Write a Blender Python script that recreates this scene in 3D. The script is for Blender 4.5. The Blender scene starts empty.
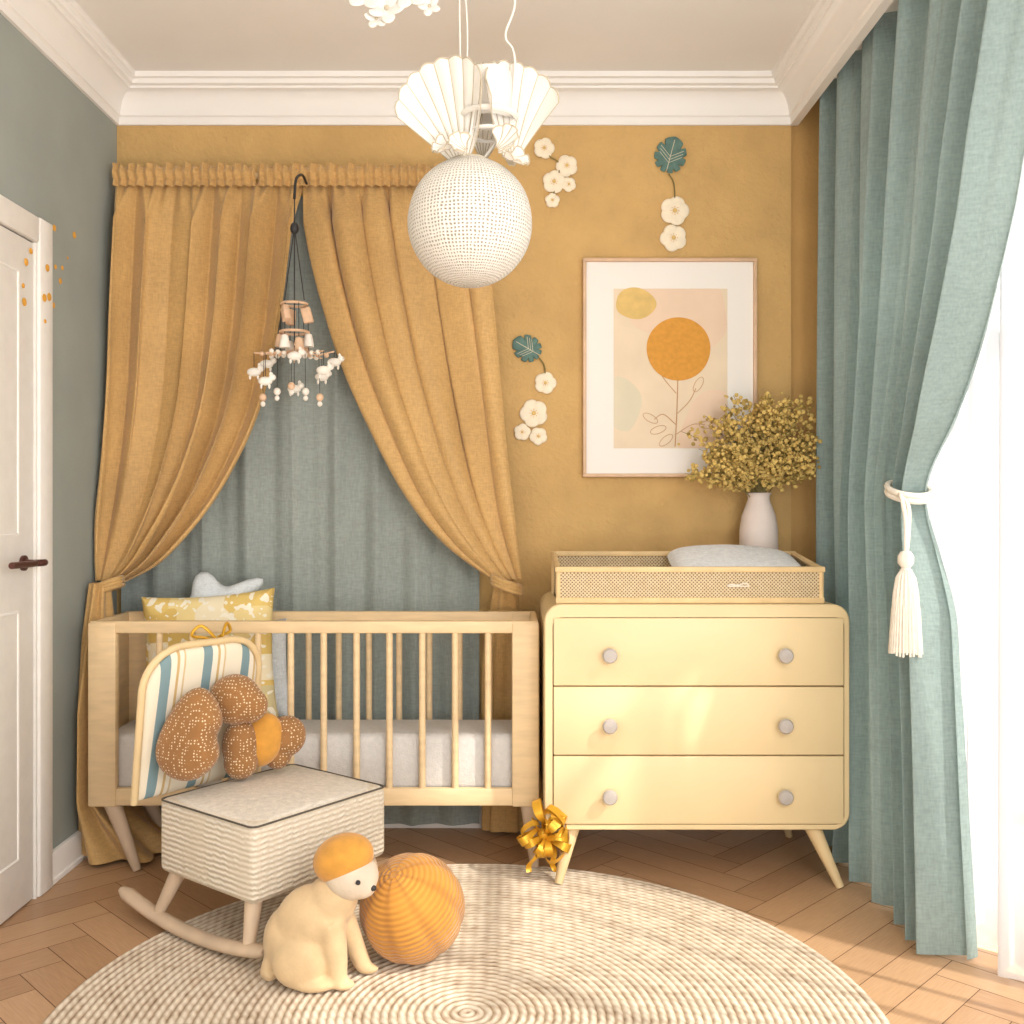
import bpy, bmesh, math, random
from mathutils import Vector, Matrix, Euler
R=random.Random(7)
pi=math.pi; sin=math.sin; cos=math.cos
V=Vector
scene=bpy.context.scene
scene.view_settings.view_transform='Standard'

# ---------------------------------------------------------------- materials
def lin(c):
    out=[]
    for v in c[:3]:
        v=v/255.0
        out.append(v/12.92 if v<=0.04045 else ((v+0.055)/1.055)**2.4)
    return (*out,1.0)
class NT:
    def __init__(s,name):
        s.m=bpy.data.materials.new(name); s.m.use_nodes=True
        s.t=s.m.node_tree; s.n=s.t.nodes; s.l=s.t.links
        s.b=s.n['Principled BSDF']; s.out=s.n['Material Output']
    def node(s,ty,**k):
        n=s.n.new(ty)
        for a,b in k.items(): setattr(n,a,b)
        return n
    def link(s,a,b): s.l.new(a,b)
    def math(s,op,a,b=None):
        n=s.node('ShaderNodeMath',operation=op)
        for i,x in enumerate((a,b)):
            if x is None: continue
            if isinstance(x,(int,float)): n.inputs[i].default_value=x
            else: s.link(x,n.inputs[i])
        return n.outputs[0]
    def mix(s,f,a,b,blend='MIX'):
        n=s.node('ShaderNodeMix',data_type='RGBA',blend_type=blend)
        for i,x in ((0,f),(6,a),(7,b)):
            if isinstance(x,(int,float,tuple)): n.inputs[i].default_value=x
            else: s.link(x,n.inputs[i])
        return n.outputs[2]
    def coord(s,kind='Object',scale=(1,1,1)):
        tc=s.node('ShaderNodeTexCoord'); mp=s.node('ShaderNodeMapping')
        mp.inputs['Scale'].default_value=scale
        s.link(tc.outputs[kind],mp.inputs[0]); return mp.outputs[0]
    def noise(s,co,scale,detail=3):
        n=s.node('ShaderNodeTexNoise'); n.inputs['Scale'].default_value=scale; n.inputs['Detail'].default_value=detail
        s.link(co,n.inputs['Vector']); return n.outputs[0]
    def bump(s,h,strength,dist):
        b=s.node('ShaderNodeBump'); b.inputs['Strength'].default_value=strength; b.inputs['Distance'].default_value=dist
        s.link(h,b.inputs['Height']); s.link(b.outputs[0],s.b.inputs['Normal'])
    def sep(s,co):
        n=s.node('ShaderNodeSeparateXYZ'); s.link(co,n.inputs[0]); return n.outputs

def mat(name,col,rough=.6,var=.08,vs=6,stretch=(1,1,1),bump=None,metal=0,sheen=0,trans=0,alpha=1,spec=.4,weave=None,coat=0):
    t=NT(name); b=t.b
    co=t.coord('Object',stretch)
    nz=t.noise(co,vs)
    c=lin(col)
    dark=tuple(x*(1-var) for x in c[:3])+(1,); lite=tuple(min(1,x*(1+var)) for x in c[:3])+(1,)
    mr=t.node('ShaderNodeMapRange'); t.link(nz,mr.inputs[0]); mr.inputs[1].default_value=.3; mr.inputs[2].default_value=.7
    colout=t.mix(mr.outputs[0],dark,lite)
    h=None
    if weave:
        f,st,dist=weave
        n2=t.noise(t.coord('Object',(1,1,.22)),f,3)
        n3=t.noise(t.coord('Object',(.22,.22,1)),f,3)
        nn=t.math('ADD',n2,n3)
        m2=t.node('ShaderNodeMapRange'); t.link(nn,m2.inputs[0]); m2.inputs[1].default_value=.7; m2.inputs[2].default_value=1.3
        m2.inputs[3].default_value=.87; m2.inputs[4].default_value=1.11
        colout=t.mix(1.0,colout,m2.outputs[0],'MULTIPLY')
        t.bump(nn,st,dist)
    elif bump:
        h=t.noise(t.coord('Object',stretch),bump[0],4); t.bump(h,bump[1],bump[2])
    t.link(colout,b.inputs['Base Color'])
    b.inputs['Roughness'].default_value=rough; b.inputs['Metallic'].default_value=metal
    b.inputs['Specular IOR Level'].default_value=spec
    b.inputs['Sheen Weight'].default_value=sheen
    b.inputs['Coat Weight'].default_value=coat
    t.col=colout
    if trans or alpha<1:
        last=b.outputs[0]
        if trans:
            tr=t.node('ShaderNodeBsdfTranslucent'); t.link(colout,tr.inputs[0])
            mx=t.node('ShaderNodeMixShader'); mx.inputs[0].default_value=trans
            t.link(last,mx.inputs[1]); t.link(tr.outputs[0],mx.inputs[2]); last=mx.outputs[0]
        if alpha<1:
            tp=t.node('ShaderNodeBsdfTransparent')
            mx=t.node('ShaderNodeMixShader'); mx.inputs[0].default_value=alpha
            t.link(tp.outputs[0],mx.inputs[1]); t.link(last,mx.inputs[2]); last=mx.outputs[0]
        t.link(last,t.out.inputs[0])
    return t.m

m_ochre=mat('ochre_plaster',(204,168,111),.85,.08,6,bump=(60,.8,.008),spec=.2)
m_ochre_shade=mat('ochre_plaster_shaded',(190,151,95),.85,.07,5,bump=(60,.5,.006),spec=.2)  # same plaster, shade painted in as a darker tone beside the curtain
m_sage=mat('sage_plaster',(158,164,158),.85,.05,4,bump=(90,.3,.003),spec=.2)
m_white=mat('white_paint',(240,237,233),.55,.02,3,bump=(40,.1,.001))
m_ceil=mat('ceiling_paint',(238,235,231),.9,.02,3)
m_door=mat('door_paint',(238,235,230),.5,.03,20,bump=(150,.2,.001))
m_must=mat('mustard_linen',(199,160,101),.60,.10,3,weave=(190,.30,.002),sheen=.25,trans=.04)
m_teal=mat('teal_linen',(150,168,165),.85,.06,3,weave=(150,.5,.002),sheen=.1,trans=.24)
m_tealb=mat('greyteal_linen',(146,154,149),.85,.07,3,weave=(150,.5,.002),sheen=.1)
m_sheer=mat('sheer_voile',(234,234,236),.9,.02,3,trans=.45,alpha=.84,spec=.1)
m_crib=mat('crib_beech',(228,200,157),.5,.07,9,stretch=(1,1,6),bump=(80,.08,.001))
m_cream=mat('dresser_lacquer',(232,208,162),.42,.035,3,bump=(120,.05,.0005),spec=.45)
m_creamb=mat('dresser_body',(228,204,158),.45,.04,3)
m_woodleg=mat('leg_wood',(224,198,152),.5,.08,14,stretch=(1,1,.2))
m_knob=mat('grey_knob',(178,170,164),.45,.05,20)
m_gap=mat('shadow_gap',(120,95,60),.9,.02,3)
m_matt=mat('mattress_boucle',(210,206,202),.95,.05,60,bump=(220,.8,.004))
m_pad=mat('pad_cotton',(228,230,232),.9,.04,40,weave=(250,.3,.001))
m_ceramic=mat('ceramic',(224,210,202),.55,.04,20,bump=(90,.25,.002))
m_olive=mat('dried_blossom',(210,180,106),.9,.22,40)
m_olive2=mat('dried_leaf',(160,136,72),.9,.25,40)
m_stem=mat('stem',(130,116,70),.8,.1,30)
m_rope=mat('cream_rope',(230,222,208),.9,.06,60,bump=(300,.6,.002))
m_metal=mat('dark_copper',(96,62,56),.4,.05,20,metal=.6)
m_black=mat('dark_metal',(48,48,50),.5,.05,20)
m_chairw=mat('pale_ash',(204,180,154),.55,.12,10,stretch=(1,1,.3),bump=(60,.15,.001))
m_boucle=mat('cream_upholstery',(228,220,208),.95,.05,60,weave=(240,.6,.003))
m_pipe=mat('piping',(92,84,74),.9,.05,40)
m_tan=mat('tan_felt',(208,180,140),.85,.10,18,bump=(160,.4,.002),sheen=.2)
m_orange=mat('orange_felt',(208,148,60),.85,.12,30,bump=(200,.4,.002),sheen=.3)
m_dogface=mat('grey_felt',(212,196,176),.85,.08,20,bump=(160,.4,.002))
m_gold=mat('gold_ribbon',(226,172,52),.35,.12,20,metal=.4)
m_frame=mat('frame_wood',(214,180,148),.5,.08,20)
m_mat=mat('mat_board',(240,236,230),.9,.01,3)
m_print=mat('print_paper',(230,212,186),.9,.05,6)
m_pr_or=mat('print_orange',(216,154,68),.9,.07,60)
m_pr_yl=mat('print_yellow',(220,188,120),.9,.10,20)
m_pr_pk=mat('print_blush',(232,206,182),.9,.04,8)
m_pr_gr=mat('print_green',(220,210,186),.9,.04,8)
m_pr_ln=mat('print_line',(196,154,112),.9,.04,8)
m_petal=mat('felt_petal',(242,230,206),.9,.05,40,bump=(90,.4,.002))
m_leaf=mat('teal_leaf',(94,124,116),.8,.2,30,bump=(90,.3,.002))
m_dot=mat('sticker_gold',(222,164,66),.6,.1,20)
m_paper=mat('white_paper',(240,236,229),.8,.03,8,trans=.25)
m_shell=mat('shell_edge',(186,174,152),.8,.03,8)
m_blush=mat('blush_wood',(224,188,156),.6,.1,30)
m_bead=mat('bead_white',(240,234,224),.6,.05,30)
m_starp=mat('grey_cotton',(208,214,218),.9,.05,30,weave=(220,.3,.001))
m_glassframe=mat('window_paint',(240,240,238),.5,.02,4)

def mk_floor():
    t=NT('herringbone_oak'); at=t.node('ShaderNodeAttribute',attribute_name='plank')
    uv=t.coord('UV',(3,40,1)); n=t.noise(uv,3,6)
    r=t.node('ShaderNodeValToRGB'); r.color_ramp.elements[0].color=lin((150,112,80)); r.color_ramp.elements[1].color=lin((208,170,132))
    f=t.math('ADD',t.math('MULTIPLY',at.outputs['Fac'],.4),t.math('MULTIPLY',n,.6)); t.link(f,r.inputs[0])
    t.link(r.outputs[0],t.b.inputs['Base Color']); t.b.inputs['Roughness'].default_value=.40; t.bump(n,.1,.001); return t.m
m_floor=mk_floor()
m_grout=mat('floor_gap',(104,74,50),.8,.05,3)
RW=.0212
def mk_rug():
    t=NT('braided_jute'); o=t.sep(t.coord('Object'))
    r=t.math('SQRT',t.math('ADD',t.math('MULTIPLY',o[0],o[0]),t.math('MULTIPLY',o[1],o[1])))
    q=t.math('DIVIDE',r,RW); ring=t.math('FLOOR',q); fr=t.math('FRACT',q)
    prof=t.math('SINE',t.math('MULTIPLY',fr,pi))
    ang=t.math('ARCTAN2',o[1],o[0])
    ph=t.math('MULTIPLY',ang,t.math('MULTIPLY',ring,4.0))
    s=t.math('ADD',t.math('MULTIPLY',t.math('SUBTRACT',fr,.5),4.0),ph)
    st=t.math('ADD',t.math('MULTIPLY',t.math('SINE',s),.5),.5)
    n=t.noise(t.coord('Object'),30,4)
    f=t.math('MULTIPLY',t.math('ADD',t.math('MULTIPLY',prof,.7),.2),t.math('ADD',t.math('MULTIPLY',st,.35),.65))
    f=t.math('ADD',f,t.math('MULTIPLY',t.math('SUBTRACT',n,.5),.9))
    cr=t.node('ShaderNodeValToRGB'); e=cr.color_ramp.elements
    e[0].color=lin((128,104,82)); e[0].position=.0; e[1].color=lin((224,212,194)); e[1].position=.8
    e2=cr.color_ramp.elements.new(.35); e2.color=lin((190,170,146))
    t.link(f,cr.inputs[0]); t.link(cr.outputs[0],t.b.inputs['Base Color']); t.b.inputs['Roughness'].default_value=.95
    t.bump(f,.6,.005); return t.m
m_rug=mk_rug()
def mk_cane(name,fr,hole,c1,c2,alpha=False):
    t=NT(name); o=t.sep(t.coord('Object'))
    hx=t.math('SINE',t.math('MULTIPLY',t.math('ADD',o[0],o[1]),fr)); hz=t.math('SINE',t.math('MULTIPLY',o[2],fr))
    p=t.math('MULTIPLY',t.math('MAXIMUM',hx,0),t.math('MAXIMUM',hz,0))
    q=t.math('MULTIPLY',t.math('MAXIMUM',t.math('MULTIPLY',hx,-1),0),t.math('MAXIMUM',t.math('MULTIPLY',hz,-1),0))
    h=t.math('ADD',p,q); g=t.math('GREATER_THAN',h,hole)
    n=t.noise(t.coord('Object'),50,3)
    base=t.mix(n,lin(c1),lin(c2)); t.b.inputs['Roughness'].default_value=.7
    t.link(t.mix(g,base,lin((132,106,72))),t.b.inputs['Base Color']); t.bump(t.math('MULTIPLY',h,-1),.8,.003)
    return t.m
m_cane=mk_cane('woven_cane',520,.28,(198,174,134),(232,214,180))
m_traywood=mat('tray_wood',(222,192,142),.55,.08,20)
def mk_lampweave():
    t=NT('woven_linen_shade'); u=t.sep(t.coord('UV'))
    nw=t.noise(t.coord('UV',(10,8,1)),3,2)
    a=t.math('ABSOLUTE',t.math('SINE',t.math('ADD',t.math('MULTIPLY',u[0],300),t.math('MULTIPLY',nw,3.0)))); b=t.math('ABSOLUTE',t.math('SINE',t.math('ADD',t.math('MULTIPLY',u[1],165),t.math('MULTIPLY',nw,3.0))))
    m=t.math('MAXIMUM',a,b)
    n=t.noise(t.coord('UV',(60,10,1)),1.5,3); n2=t.noise(t.coord('UV',(8,60,1)),1.5,3)
    thr=t.math('ADD',t.math('MULTIPLY',t.math('ADD',n,n2),.55),.10)
    g=t.math('GREATER_THAN',m,thr)
    t.link(t.mix(g,lin((172,162,146)),lin((240,235,226))),t.b.inputs['Base Color']); t.b.inputs['Roughness'].default_value=.85
    t.bump(m,.8,.006)
    tr=t.node('ShaderNodeBsdfTranslucent'); tr.inputs[0].default_value=lin((250,244,232))
    mx=t.node('ShaderNodeMixShader'); mx.inputs[0].default_value=.2
    t.link(t.b.outputs[0],mx.inputs[1]); t.link(tr.outputs[0],mx.inputs[2]); t.link(mx.outputs[0],t.out.inputs[0]); return t.m
m_shade=mk_lampweave()
def mk_dots():
    t=NT('dotted_brown_plush'); v=t.node('ShaderNodeTexVoronoi'); v.inputs['Scale'].default_value=110; v.inputs['Randomness'].default_value=.35
    t.link(t.coord('Object'),v.inputs[0]); g=t.math('LESS_THAN',v.outputs['Distance'],.27)
    n=t.noise(t.coord('Object'),12,3)
    t.link(t.mix(g,t.mix(n,lin((138,94,50)),lin((168,120,70))),lin((232,212,176))),t.b.inputs['Base Color'])
    t.b.inputs['Roughness'].default_value=.9; t.b.inputs['Sheen Weight'].default_value=.2; t.bump(v.outputs['Distance'],.6,.004); return t.m
m_dots=mk_dots()
def mk_stripes():
    t=NT('striped_canvas'); u=t.sep(t.coord('UV')); f=t.math('FRACT',t.math('ADD',t.math('MULTIPLY',u[0],7.0),.45))
    r=t.node('ShaderNodeValToRGB'); r.color_ramp.interpolation='CONSTANT'
    e=r.color_ramp.elements; e[0].color=lin((234,224,202)); e[1].position=.3; e[1].color=lin((126,152,158))
    for p,c in ((.52,(236,228,210)),(.66,(206,176,122)),(.72,(236,228,210)),(.82,(214,190,146)),(.86,(234,224,202))):
        x=e.new(p); x.color=lin(c)
    t.link(f,r.inputs[0]); t.link(r.outputs[0],t.b.inputs['Base Color']); t.b.inputs['Roughness'].default_value=.9
    t.bump(t.noise(t.coord('Object'),300,3),.4,.002); return t.m
m_stripe=mk_stripes()
def mk_printpillow():
    t=NT('printed_cotton'); v=t.node('ShaderNodeTexVoronoi',distance='CHEBYCHEV'); v.inputs['Scale'].default_value=10; v.inputs['Randomness'].default_value=.7
    t.link(t.coord('UV'),v.inputs[0]); s=t.node('ShaderNodeSeparateColor'); t.link(v.outputs['Color'],s.inputs[0])
    r=t.node('ShaderNodeValToRGB'); r.color_ramp.interpolation='CONSTANT'; e=r.color_ramp.elements
    e[0].color=lin((226,196,116)); e[1].position=.28; e[1].color=lin((240,228,196))
    for p,c in ((.50,(220,188,108)),(.66,(214,200,154)),(.80,(234,212,150))):
        x=e.new(p); x.color=lin(c)
    n=t.noise(t.coord('UV'),34,1); g=t.math('GREATER_THAN',n,.58)
    t.link(s.outputs[0],r.inputs[0]); c=t.mix(t.math('MULTIPLY',g,.9),r.outputs[0],lin((246,240,222)))
    t.link(c,t.b.inputs['Base Color'])
    t.b.inputs['Roughness'].default_value=.9; return t.m
m_ppill=mk_printpillow()
def mk_knit():
    t=NT('wavy_knit_cream'); o=t.sep(t.coord('Object'))
    n=t.noise(t.coord('Object',(1,1,.6)),45,3)
    z=t.math('ADD',t.math('MULTIPLY',o[2],420),t.math('MULTIPLY',n,5.0))
    x=t.math('SINE',t.math('ADD',t.math('MULTIPLY',t.math('ADD',o[0],o[1]),160),t.math('MULTIPLY',n,8.0)))
    h=t.math('ADD',t.math('MULTIPLY',t.math('SINE',z),.5),.5)
    h=t.math('MULTIPLY',h,t.math('ADD',t.math('MULTIPLY',x,.3),.7))
    t.link(t.mix(h,lin((214,200,178)),lin((236,227,212))),t.b.inputs['Base Color']); t.b.inputs['Roughness'].default_value=.95
    t.bump(h,.8,.005); return t.m
m_knit=mk_knit()
def mk_ball():
    t=NT('ribbed_orange_velvet'); u=t.sep(t.coord('UV'))
    h=t.math('ADD',t.math('MULTIPLY',t.math('SINE',t.math('MULTIPLY',u[1],190)),.5),.5)
    g=t.math('POWER',t.math('ABSOLUTE',t.math('COSINE',t.math('MULTIPLY',u[0],pi*8))),10.0)
    n=t.noise(t.coord('Object'),20,3)
    c=t.mix(t.math('MULTIPLY',h,.5),lin((186,122,36)),lin((210,150,58)))
    c=t.mix(t.math('MULTIPLY',g,.5),c,lin((150,86,22)))
    c=t.mix(t.math('MULTIPLY',n,.25),c,lin((222,168,76)))
    t.link(c,t.b.inputs['Base Color']); t.b.inputs['Roughness'].default_value=.8; t.b.inputs['Sheen Weight'].default_value=.3
    t.bump(t.math('SUBTRACT',h,g),.7,.004); return t.m
m_ball=mk_ball()

# ---------------------------------------------------------------- geometry builder
def bm_data(bm):
    bm.verts.index_update(); d=([v.co.copy() for v in bm.verts],[[v.index for v in f.verts] for f in bm.faces]); bm.free(); return d
_c={}
def ico(sub):
    if sub not in _c:
        bm=bmesh.new(); bmesh.ops.create_icosphere(bm,subdivisions=sub,radius=1); _c[sub]=bm_data(bm)
    return _c[sub]
def T(x,y,z): return Matrix.Translation((x,y,z))
def E(x,y,z): return Euler((math.radians(x),math.radians(y),math.radians(z))).to_matrix().to_4x4()
def S(x,y,z): return Matrix.Diagonal((x,y,z,1))
def basis(loc,xd,zd):
    x=V(xd).normalized(); z=V(zd); z=(z-x*z.dot(x)).normalized(); y=z.cross(x)
    m=Matrix((x,y,z)).transposed().to_4x4(); m.translation=V(loc); return m
def crv(pts,n=8):
    P=[V(p) for p in pts]; out=[]
    for i in range(len(P)-1):
        p0=P[max(i-1,0)];p1=P[i];p2=P[i+1];p3=P[min(i+2,len(P)-1)]
        for k in range(n):
            t=k/n; out.append(.5*((2*p1)+(p2-p0)*t+(2*p0-5*p1+4*p2-p3)*t*t+(3*p1-p0-3*p2+p3)*t**3))
    out.append(P[-1]); return out
def interp(tab,x):
    tab=sorted(tab)
    if x<=tab[0][0]: return tab[0][1]
    if x>=tab[-1][0]: return tab[-1][1]
    for i in range(len(tab)-1):
        a,b=tab[i],tab[i+1]
        if a[0]<=x<=b[0]:
            t=(x-a[0])/(b[0]-a[0])
            p0=tab[max(i-1,0)][1]; p3=tab[min(i+2,len(tab)-1)][1]; p1=a[1]; p2=b[1]
            return .5*((2*p1)+(p2-p0)*t+(2*p0-5*p1+4*p2-p3)*t*t+(3*p1-p0-3*p2+p3)*t**3)
class B:
    def __init__(s,name,X=None):
        s.name=name; s.v=[]; s.f=[]; s.mi=[]; s.uv=[]; s.mats=[]; s.X=X or Matrix.Identity(4)
    def add(s,data,m,M=None,uv=None):
        vs,fs=data
        if m not in s.mats: s.mats.append(m)
        k=s.mats.index(m); o=len(s.v); MM=s.X@M if M is not None else s.X
        s.v+= [MM@V(v) for v in vs]
        for i,f in enumerate(fs):
            s.f.append([o+j for j in f]); s.mi.append(k)
            s.uv.append(uv[i] if uv else [(0,0)]*len(f))
    def box(s,a,b,m,r=0,seg=2,M=None):
        a=V(a);b=V(b); bm=bmesh.new(); bmesh.ops.create_cube(bm,size=1)
        for v in bm.verts: v.co=V(((a.x+b.x)/2+v.co.x*abs(b.x-a.x),(a.y+b.y)/2+v.co.y*abs(b.y-a.y),(a.z+b.z)/2+v.co.z*abs(b.z-a.z)))
        if r: bmesh.ops.bevel(bm,geom=bm.edges[:],offset=r,segments=seg,profile=.5,affect='EDGES')
        s.add(bm_data(bm),m,M)
    def ell(s,c,r,m,rot=(0,0,0),sub=4,M=None):
        if isinstance(r,(int,float)): r=(r,r,r)
        X=T(*c)@E(*rot)@S(*r); s.add(ico(sub),m,M@X if M else X)
    def surf(s,f,nu,nv,m,cu=False,M=None,uvs=(1,1)):
        vs=[];fs=[];uv=[]
        for j in range(nv+1):
            for i in range(nu if cu else nu+1): vs.append(V(f(i/nu,j/nv)))
        w=nu if cu else nu+1
        for j in range(nv):
            for i in range(nu):
                i2=(i+1)%w
                fs.append([j*w+i,j*w+i2,(j+1)*w+i2,(j+1)*w+i])
                u0,u1,v0,v1=i/nu*uvs[0],(i+1)/nu*uvs[0],j/nv*uvs[1],(j+1)/nv*uvs[1]
                uv.append([(u0,v0),(u1,v0),(u1,v1),(u0,v1)])
        s.add((vs,fs),m,M,uv)
    def lathe(s,prof,m,c=(0,0,0),n=48,M=None,mod=None):
        k=len(prof)-1
        def f(u,v):
            r,z=prof[round(v*k)]; a=2*pi*u
            if mod: r*=mod(u,v)
            return (c[0]+r*cos(a),c[1]+r*sin(a),c[2]+z)
        s.surf(f,n,k,m,True,M)
    def tube(s,pts,rad,m,n=10,M=None,flat=None):
        P=[V(p) for p in pts]; L=len(P)
        rr=rad if isinstance(rad,(list,tuple)) else [rad]*L
        if len(rr)!=L: rr=[rr[0]+(rr[-1]-rr[0])*i/(L-1) for i in range(L)]
        vs=[];fs=[]
        d=(P[1]-P[0]).normalized(); up=V((0,0,1)) if abs(d.z)<.9 else V((1,0,0))
        nx=(up-d*up.dot(d)).normalized()
        for i in range(L):
            d=(P[min(i+1,L-1)]-P[max(i-1,0)]).normalized(); nx=(nx-d*nx.dot(d)).normalized(); ny=d.cross(nx)
            for k in range(n):
                a=2*pi*k/n; sx,sy=(flat or (1,1)); vs.append(P[i]+nx*cos(a)*rr[i]*sx+ny*sin(a)*rr[i]*sy)
        for i in range(L-1):
            for k in range(n): k2=(k+1)%n; fs.append([i*n+k,i*n+k2,(i+1)*n+k2,(i+1)*n+k])
        fs.append(list(range(n))[::-1]); fs.append([(L-1)*n+k for k in range(n)])
        s.add((vs,fs),m,M)
    def cushion(s,outl,th,m,M=None,ex=.5,n=10):
        cx=sum(p[0] for p in outl)/len(outl); cy=sum(p[1] for p in outl)/len(outl); L=len(outl)
        vs=[];fs=[];uv=[]
        for j in range(n+1):
            ph=-pi/2+pi*j/n; sc=max(cos(ph),0)**ex
            if j in(0,n): sc=.001
            for p in outl: vs.append(V((cx+(p[0]-cx)*sc,cy+(p[1]-cy)*sc,th/2*sin(ph))))
        for j in range(n):
            for i in range(L):
                f=[j*L+i,j*L+(i+1)%L,(j+1)*L+(i+1)%L,(j+1)*L+i]; fs.append(f); uv.append([(vs[q].x,vs[q].y) for q in f])
        s.add((vs,fs),m,M,uv)
    def prism(s,outl,th,m,M=None):
        L=len(outl); vs=[V((p[0],p[1],-th/2)) for p in outl]+[V((p[0],p[1],th/2)) for p in outl]
        fs=[list(range(L))[::-1],[L+i for i in range(L)]]+[[i,(i+1)%L,L+(i+1)%L,L+i] for i in range(L)]
        uv=[[(vs[q].x,vs[q].y) for q in f] for f in fs]; s.add((vs,fs),m,M,uv)
    def fuse(s,parts,m,vox=.006,it=6,M=None):
        t=B('tmp'); 
        for k in parts: k(t)
        me=bpy.data.meshes.new('t'); me.from_pydata([tuple(v) for v in t.v],[],t.f); ob=bpy.data.objects.new('t',me); scene.collection.objects.link(ob)
        r=ob.modifiers.new('r','REMESH'); r.mode='VOXEL'; r.voxel_size=vox
        sm=ob.modifiers.new('s','SMOOTH'); sm.iterations=it
        dg=bpy.context.evaluated_depsgraph_get(); dg.update(); em=bpy.data.meshes.new_from_object(ob.evaluated_get(dg))
        s.add(([v.co.copy() for v in em.vertices],[list(p.vertices) for p in em.polygons]),m,M)
        bpy.data.objects.remove(ob); bpy.data.meshes.remove(em)
    def done(s,ang=42,solid=0):
        me=bpy.data.meshes.new(s.name)
        xs=[v.x for v in s.v]; ys=[v.y for v in s.v]; zs=[v.z for v in s.v]
        o=V(((min(xs)+max(xs))/2,(min(ys)+max(ys))/2,min(zs)))
        me.from_pydata([tuple(v-o) for v in s.v],[],s.f)
        for m in s.mats: me.materials.append(m)
        me.polygons.foreach_set('material_index',s.mi)
        ul=me.uv_layers.new(name='UVMap'); fl=[]
        for q in s.uv:
            for a in q: fl+= [a[0],a[1]]
        ul.data.foreach_set('uv',fl)
        me.shade_smooth(); me.set_sharp_from_angle(angle=math.radians(ang)); me.update()
        ob=bpy.data.objects.new(s.name,me); ob.location=o; scene.collection.objects.link(ob)
        return ob

# ---------------------------------------------------------------- room shell
XL=-1.516; YB=3.877; ZC=2.885; XP=1.105; XR=1.5; Y0=-.6
b=B('wall_back'); b.box((XL-.15,YB,0),(1.098,YB+.15,ZC+.1),m_ochre); b.done()
b=B('wall_back_niche'); b.box((1.099,YB+.012,0),(XR+.15,YB+.15,ZC+.1),m_ochre_shade); b.done()
b=B('wall_left'); b.box((XL-.15,Y0,0),(XL,YB,ZC+.1),m_sage); b.done()
b=B('wall_right')
b.box((XR,Y0,0),(XR+.15,.5,ZC+.1),m_white); b.box((XR,3.45,0),(XR+.15,YB+.012,ZC+.1),m_white)
b.box((XR,.5,0),(XR+.15,3.45,.12),m_white); b.box((XR,.5,2.62),(XR+.15,3.45,ZC+.1),m_white); b.done()
b=B('ceiling'); b.box((XL-.15,Y0,ZC),(XR+.15,YB+.15,ZC+.1),m_ceil); b.done()
b=B('window_1')
for y in (.5,1.45,2.43,3.39): b.box((XR+.03,y,.12),(XR+.09,y+.06,2.62),m_glassframe,.005)
for z in (.12,1.9,2.56): b.box((XR+.034,.5,z),(XR+.086,3.45,z+.06),m_glassframe,.005)
b.done()
def floor():
    W=.115; L=.575; vs=[];fs=[];uv=[];att=[]
    ca=cos(pi/4); g=.0012
    for i in range(-60,60):
        for j in range(-12,12):
            ox=i*W+j*L; oy=i*W-j*L
            for (x0,y0,x1,y1,h) in ((ox,oy,ox+L,oy+W,0),(ox+L,oy+W-L,ox+L+W,oy+W,1)):
                cx=(x0+x1)/2; cy=(y0+y1)/2; wx=ca*(cx-cy); wy=ca*(cx+cy)+1.2
                if wx<XL-.3 or wx>XR+.35 or wy<Y0-.3 or wy>YB+.3: continue
                o=len(vs)
                for (x,y) in ((x0+g,y0+g),(x1-g,y0+g),(x1-g,y1-g),(x0+g,y1-g)):
                    vs.append((ca*(x-y),ca*(x+y)+1.2,0.0))
                fs.append([o,o+1,o+2,o+3]); a=R.random(); att.append(a)
                q=[(0,0),(1,0),(1,.2),(0,.2)] if not h else [(0,0),(0,.2),(1,.2),(1,0)]
                uv.append([(p[0]+a*9,p[1]+a*5) for p in q])
    b=B('floor'); b.add((vs,fs),m_floor,None,uv); b.box((XL-.6,Y0-.6,-.1),(XR+.6,YB+.6,-.0015),m_grout)
    ob=b.done(); me=ob.data; at=me.attributes.new('plank','FLOAT','FACE')
    vals=att+[0]*(len(me.polygons)-len(att)); at.data.foreach_set('value',vals)
floor()
prof=[(0,2.720),(.012,2.720),(.014,2.748),(.022,2.752)]
prof+=[(.022+.058*(1-cos(t*pi/20)),2.752+.082*sin(t*pi/20)) for t in range(1,11)]
prof+=[(.082,2.842),(.096,2.846),(.098,2.862),(.110,2.866),(.112,2.885)]
b=B('trim_crown')
def cf(u,v):
    p,z=prof[round(v*(len(prof)-1))]; k=round(u*3)
    return [(XL+p,Y0,z),(XL+p,YB-p,z),(XP-p,YB-p,z),(XP-p,Y0,z)][k]
b.surf(cf,3,len(prof)-1,m_white); b.box((XP+.0005,Y0,2.721),(XP+.02,YB,ZC),m_white); b.done(30)
b=B('baseboard_left'); b.box((XL,3.276,0),(XL+.018,YB,.105),m_white,.004); b.box((XL,3.276,.0),(XL+.024,YB,.02),m_white,.003); b.done()
b=B('baseboard_back'); b.box((XL+.02,YB-.012,0),(XR,YB,.105),m_white,.004); b.done()
b=B('door_1')
b.box((XL,3.184,0),(XL+.028,3.274,2.167),m_door,.006); b.box((XL,2.292,2.084),(XL+.026,3.182,2.165),m_door,.006); b.box((XL,2.20,0),(XL+.028,2.29,2.167),m_door,.006)
b.box((XL,3.172,0),(XL+.018,3.183,2.083),m_door); b.box((XL,2.292,.005),(XL+.012,3.170,2.080),m_door,.002)
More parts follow.
